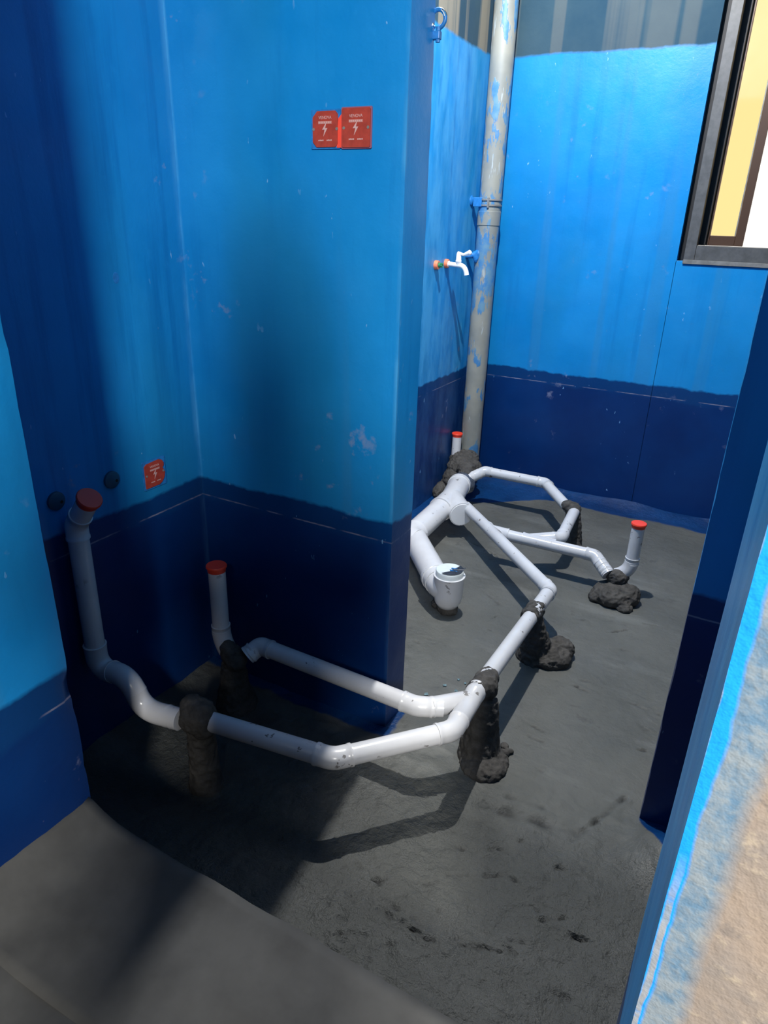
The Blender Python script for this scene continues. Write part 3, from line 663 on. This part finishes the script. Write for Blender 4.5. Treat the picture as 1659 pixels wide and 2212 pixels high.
br = blob('pipe_bracket', [('t', [(-1.425, 3.475, -.165), (-1.39, 3.49, -.160), (-1.355, 3.50, -.150)], [.012, .014, .022]), ('s', (-1.368, 3.49, -.170), (.016, .014, .026))], 'ragged blue-grey bracket between wall and stack pipe beside the white tap', vox=.004, amp=.003, mat='bluemetal', cat='bracket', group=None)

# ------------------------------------------------------------------ tap and capped outlet on the side wall
def up(p): return V(p)
tap = thing('water_tap', (-1.42, 3.225, -.19), 'white plastic tap on an orange socket beside the grey stack pipe', 'tap')
bm = bmesh.new(); lathe(bm, (-1.424, 3.222, -.192), (1, 0, 0), [(0, .021), (.012, .021), (.020, .019), (.020, .010), (.018, 0)], 24); mesh_obj('socket_ring', bm, 'orange', tap, True)
tx = -1.42; ty = 3.222; tz = -.193
bm = bmesh.new(); sweep(bm, [(tx + .01, ty, tz), (tx + .018, ty, tz), (tx + .022, ty, tz), (tx + .075, ty + .002, tz - .004)] + arc((tx + .078, ty + .002, tz - .004), (tx + .105, ty + .002, tz - .008), (tx + .112, ty + .002, tz - .046), 8), [.014, .014, .0105, .0115] + [.012] * 9, 20)
mesh_obj('spout', bm, 'white', tap, True)
bm = bmesh.new(); lathe(bm, (tx + .066, ty + .002, tz - .006), (0, 0, 1), [(0, .012), (.018, .0135), (.019, .0145), (.024, .0145), (.025, .013), (.052, .012), (.060, .010), (.060, 0)], 24); mesh_obj('valve_body', bm, 'white', tap, True)
bm = bmesh.new(); sweep(bm, [(tx + .060, ty + .002, tz + .050), (tx + .090, ty + .002, tz + .045), (tx + .105, ty + .002, tz + .050), (tx + .122, ty + .002, tz + .056), (tx + .128, ty + .002, tz + .058)], [.009, .0065, .009, .0125, .006], 18); mesh_obj('handle', bm, 'white', tap, True)
outl = thing('capped_water_outlet', (-1.42, 3.105, -.194), 'orange pipe socket stopped with a green plug left of the tap', 'pipe fitting')
bm = bmesh.new(); lathe(bm, (-1.424, 3.105, -.194), (1, 0, 0), [(0, .021), (.012, .021), (.022, .019), (.022, .011), (.018, 0)], 24); mesh_obj('socket_ring', bm, 'orange', outl, True)
bm = bmesh.new(); lathe(bm, (-1.404, 3.105, -.194), (1, 0, 0), [(0, .011), (.012, .011), (.012, 0)], 18)
for k in range(6):
    a_ = k * math.pi / 3; c_ = V((-1.388, 3.105 + .008 * math.cos(a_), -.194 + .008 * math.sin(a_))); box(bm, c_ - V((.006, .003, .003)), c_ + V((.006, .003, .003)), .001)
mesh_obj('plug', bm, 'green', outl)

# eye hook at the top of the left partition edge
hk = thing('eye_hook', (-.757, 1.592, .37), 'small blue-painted steel eye hook on the upper partition edge', 'hook')
bm = bmesh.new(); cx0, cz0 = -.750, .392
ring = [(cx0 + .017 * math.cos(t_), 1.585, cz0 + .017 * math.sin(t_)) for t_ in [math.radians(-70 + 16.5 * k) for k in range(20)]]
sweep(bm, ring, .0042, 10); mesh_obj('ring', bm, 'bluemetal', hk, True)
bm = bmesh.new(); sweep(bm, ring[5:9], .0046, 10); o = mesh_obj('bare_spot', bm, 'chrome', hk, True); o['label'] = 'shiny bare steel arc'
bm = bmesh.new(); box(bm, (-.775, 1.578, .355), (-.742, 1.592, .371), .002); sweep(bm, [(-.748, 1.585, .378), (-.748, 1.585, .350)], [.006, .005], 10); mesh_obj('bracket', bm, 'bluemetal', hk)
bm = bmesh.new(); lathe(bm, (-.760, 1.577, .380), (0, -1, 0), [(0, .006), (.004, .005), (.005, 0)], 12); mesh_obj('screw_head', bm, 'chrome', hk, True)

# ------------------------------------------------------------------ red junction box covers
FONT = None
def text_mesh(s, size):
    cu = bpy.data.curves.new('t', 'FONT'); cu.body = s; cu.size = size; cu.align_x = 'CENTER'; cu.align_y = 'CENTER'; cu.extrude = .00025
    tmp = bpy.data.objects.new('t', cu); C.objects.link(tmp); dg = bpy.context.evaluated_depsgraph_get(); dg.update()
    me = bpy.data.meshes.new_from_object(tmp.evaluated_get(dg)); bpy.data.objects.remove(tmp); return me
def cover(name, centre, right, upv, nrm, outline, label, extras, w_=.070, h_=.073):
    """one plastic cover; outline is a list of (u, v) in metres round the plate centre"""
    th = thing(name, centre, label, 'junction box cover', 'red junction box covers')
    Mx = Matrix((right, upv, nrm)).transposed().to_4x4(); Mx.translation = V((0, 0, 0))
    def add(nm, bm, mat, lab=None):
        me = bpy.data.meshes.new(nm); bmesh.ops.recalc_face_normals(bm, faces=bm.faces); bm.transform(Mx); bm.to_mesh(me); bm.free()
        me.materials.append(M[mat]); o = bpy.data.objects.new(nm, me); C.objects.link(o); o.parent = th
        if lab: o['label'] = lab
        return o
    def plate(pts, z0, z1):
        bm = bmesh.new(); a = [bm.verts.new((u, v, z0)) for u, v in pts]; b = [bm.verts.new((u, v, z1)) for u, v in pts]
        bm.faces.new(b); bm.faces.new(a[::-1]); n = len(pts)
        for i in range(n): bm.faces.new((a[i], a[(i + 1) % n], b[(i + 1) % n], b[i]))
        return bm
    add('plate', plate(outline, .000, .005), 'coverred')
    for nm, pts, z1, mat in extras: add(nm, plate(pts, .0, z1), mat)
    bolt = [(.004, .014), (-.0075, -.001), (-.001, -.001), (-.0045, -.015), (.0065, .002), (.0005, .002)]
    add('lightning_bolt', plate(bolt, .0045, .0055), 'print')
    me = text_mesh('VENOVA', .0085); me.transform(Matrix.Translation((0, .0225, .0052))); me.transform(Mx); me.materials.clear(); me.materials.append(M['print'])
    o = bpy.data.objects.new('lettering', me); C.objects.link(o); o.parent = th
    # worn strip of print under the name, then two short rows of tiny illegible strokes
    st = add('print_strip', plate([(-.018, .010), (.018, .010), (.018, .016), (-.018, .016)], .0045, .0053), 'printdim')
    bm = bmesh.new()
    for k in range(7): box(bm, (-.0165 + k * .0048, .0113, .0052), (-.0135 + k * .0048, .0147, .0056))
    add('print_strokes', bm, 'print')
    bm = bmesh.new()
    for g0 in (-.0175, .0045):
        for k in range(4): box(bm, (g0 + k * .0036, -.0235, .0048), (g0 + k * .0036 + .0025, -.0208 + .0003 * (k % 2), .0054))
    add('print_strokes', bm, 'print')
    for sx in (-1, 1):
        bm = bmesh.new(); lathe(bm, (sx * w_ * .44, .0, .0045), (0, 0, 1), [(0, .0035), (.0012, .003), (.0013, 0)], 12); add('screw', bm, 'steel')
    return th
def rrect(w, h, cut):
    a, b = w / 2, h / 2; c0, c1, c2, c3 = cut
    return [(-a + c0, -b), (a - c1, -b), (a, -b + c1), (a, b - c2), (a - c2, b), (-a + c3, b), (-a, b - c3), (-a, -b + c0)]
yA = 1.4688
cover('junction_box_cover', (-.958, yA, .179), (1, 0, 0), (0, 0, 1), (0, -1, 0), rrect(.066, .071, (.010, .006, .007, .012)), 'red junction box cover with cut corners, left one of the upper pair',
      [('box_rim', rrect(.078, .078, (.002, .002, .002, .002)), .0022, 'bluemetal'), ('exposed_box', [(.030, -.037), (.042, -.037), (.042, .028), (.034, .020)], .0035, 'coveredge')])
cover('junction_box_cover', (-.878, yA, .180), (1, 0, 0), (0, 0, 1), (0, -1, 0), rrect(.072, .076, (.003, .002, .003, .003)), 'red junction box cover with square corners, right one of the upper pair',
      [('box_rim', rrect(.078, .081, (.002, .002, .002, .002)), .0022, 'rimdim')])
k_ = [(-.036, -.036), (.012, -.036), (.024, -.030), (.033, -.018), (.036, -.004), (.031, .006), (.028, .010), (.033, .015), (.034, .024), (.028, .033), (.018, .037), (-.028, .034), (-.036, .028)]
cover('junction_box_cover', (-1.4188, 1.287, -.676), (0, 1, 0), (0, 0, 1), (1, 0, 0), k_, 'red junction box cover with notched rounded edge low on left wall',
      [('box_rim', rrect(.084, .084, (.003, .003, .003, .003)), .002, 'bluemetal')])

# plugged water outlets on the left wall beside the capped riser
for (y_, z_, lb) in ((1.142, -.650, 'dull round wall plug right of the tilted red pipe cap'), (.974, -.652, 'dull round wall plug left of the tilted red pipe cap')):
    th = thing('wall_plug', (-1.42, y_, z_), lb, 'wall plug', 'round plugs on the left wall')
    bm = bmesh.new(); lathe(bm, (-1.424, y_, z_), (1, 0, 0), [(0, .024), (.010, .023), (.013, .018), (.013, 0)], 24); mesh_obj('plug_body', bm, 'plug', th, True)
    bm = bmesh.new(); lathe(bm, (-1.412, y_ + .010, z_ - .004), (1, 0, 0), [(0, .004), (.0018, .004), (.0018, 0)], 12); mesh_obj('screw_socket', bm, 'black', th, True)
bm = bmesh.new(); lathe(bm, (-1.4225, 1.236, -.153), (1, 0, 0), [(0, .010), (.003, .009), (.0035, 0)], 14)
bmesh.ops.scale(bm, vec=(1, 1, 1.5), verts=bm.verts, space=Matrix.Translation((1.42, -1.236, .153)))
tag(mesh_obj('putty_spot', bm, 'bluemetal', None, True), 'small dark filled nail hole high on the left wall', 'nail hole')

# ------------------------------------------------------------------ the photographer standing in the hall behind the camera (casts the soft shadow on the alcove wall)
def person():
    th = thing('person', (.045, -.33, HZ), 'person in dark jacket standing behind the camera with phone held out', 'person')
    bm = bmesh.new(); lay = bm.verts.layers.skin.verify()
    def vtx(p, r):
        v_ = bm.verts.new(p); v_[lay].radius = (r, r); return v_
    hip = vtx((.045, -.33, -.18), .105); hip[lay].use_root = True
    ab = vtx((.045, -.34, .00), .105); ch = vtx((.045, -.35, .20), .128); nk = vtx((.035, -.33, .335), .055); hd0 = vtx((.025, -.305, .40), .075); hd = vtx((.015, -.29, .485), .088)
    for a_, b_ in ((hip, ab), (ab, ch), (ch, nk), (nk, hd0), (hd0, hd)): bm.edges.new((a_, b_))
    dx_ = V((.80, .60, 0))
    for s in (-1, 1):
        base = V((.045, -.34, 0)); 
        h1 = vtx(base + dx_ * .10 * s + V((0, 0, -.27)), .065); k1 = vtx(base + dx_ * .11 * s + V((-.02, .03, -.62)), .045); f1 = vtx(base + dx_ * .11 * s + V((0, 0, -.995 + .0)), .042); t1 = vtx(base + dx_ * .12 * s + V((-.07, .10, -1.03 + .355 - .355)), .034)
        f1.co.z = -1.0; t1.co.z = -1.03
        for a_, b_ in ((hip, h1), (h1, k1), (k1, f1), (f1, t1)): bm.edges.new((a_, b_))
        sh = vtx(base + dx_ * .165 * s + V((0, 0, .25)), .062); el = vtx(base + dx_ * .175 * s + V((-.04, .07, .02)), .044); wr = vtx(V((.02 + .045 * s, -.14, .0)), .028)
        for a_, b_ in ((ch, sh), (sh, el), (el, wr)): bm.edges.new((a_, b_))
    me = bpy.data.meshes.new('body'); bm.to_mesh(me); bm.free()
    o = bpy.data.objects.new('body', me); C.objects.link(o); o.parent = th; me.transform(Matrix.Translation(-V(th.location)))
    o.modifiers.new('s', 'SKIN'); sb = o.modifiers.new('d', 'SUBSURF'); sb.levels = 1; sb.render_levels = 2; me.materials.append(M['cloth'])
    bm = bmesh.new(); r = bmesh.ops.create_uvsphere(bm, u_segments=20, v_segments=14, radius=1); bmesh.ops.scale(bm, vec=(.085, .098, .105), verts=r['verts']); bmesh.ops.translate(bm, vec=(.02, -.305, .50), verts=r['verts']); mesh_obj('hair', bm, 'hair', th, True)
    bm = bmesh.new(); box(bm, (-.03, -.075, -.055), (.045, -.066, .10), .003); ph = mesh_obj('phone', bm, 'black'); tag(ph, 'black phone held upright by the person behind the camera', 'phone')
person()
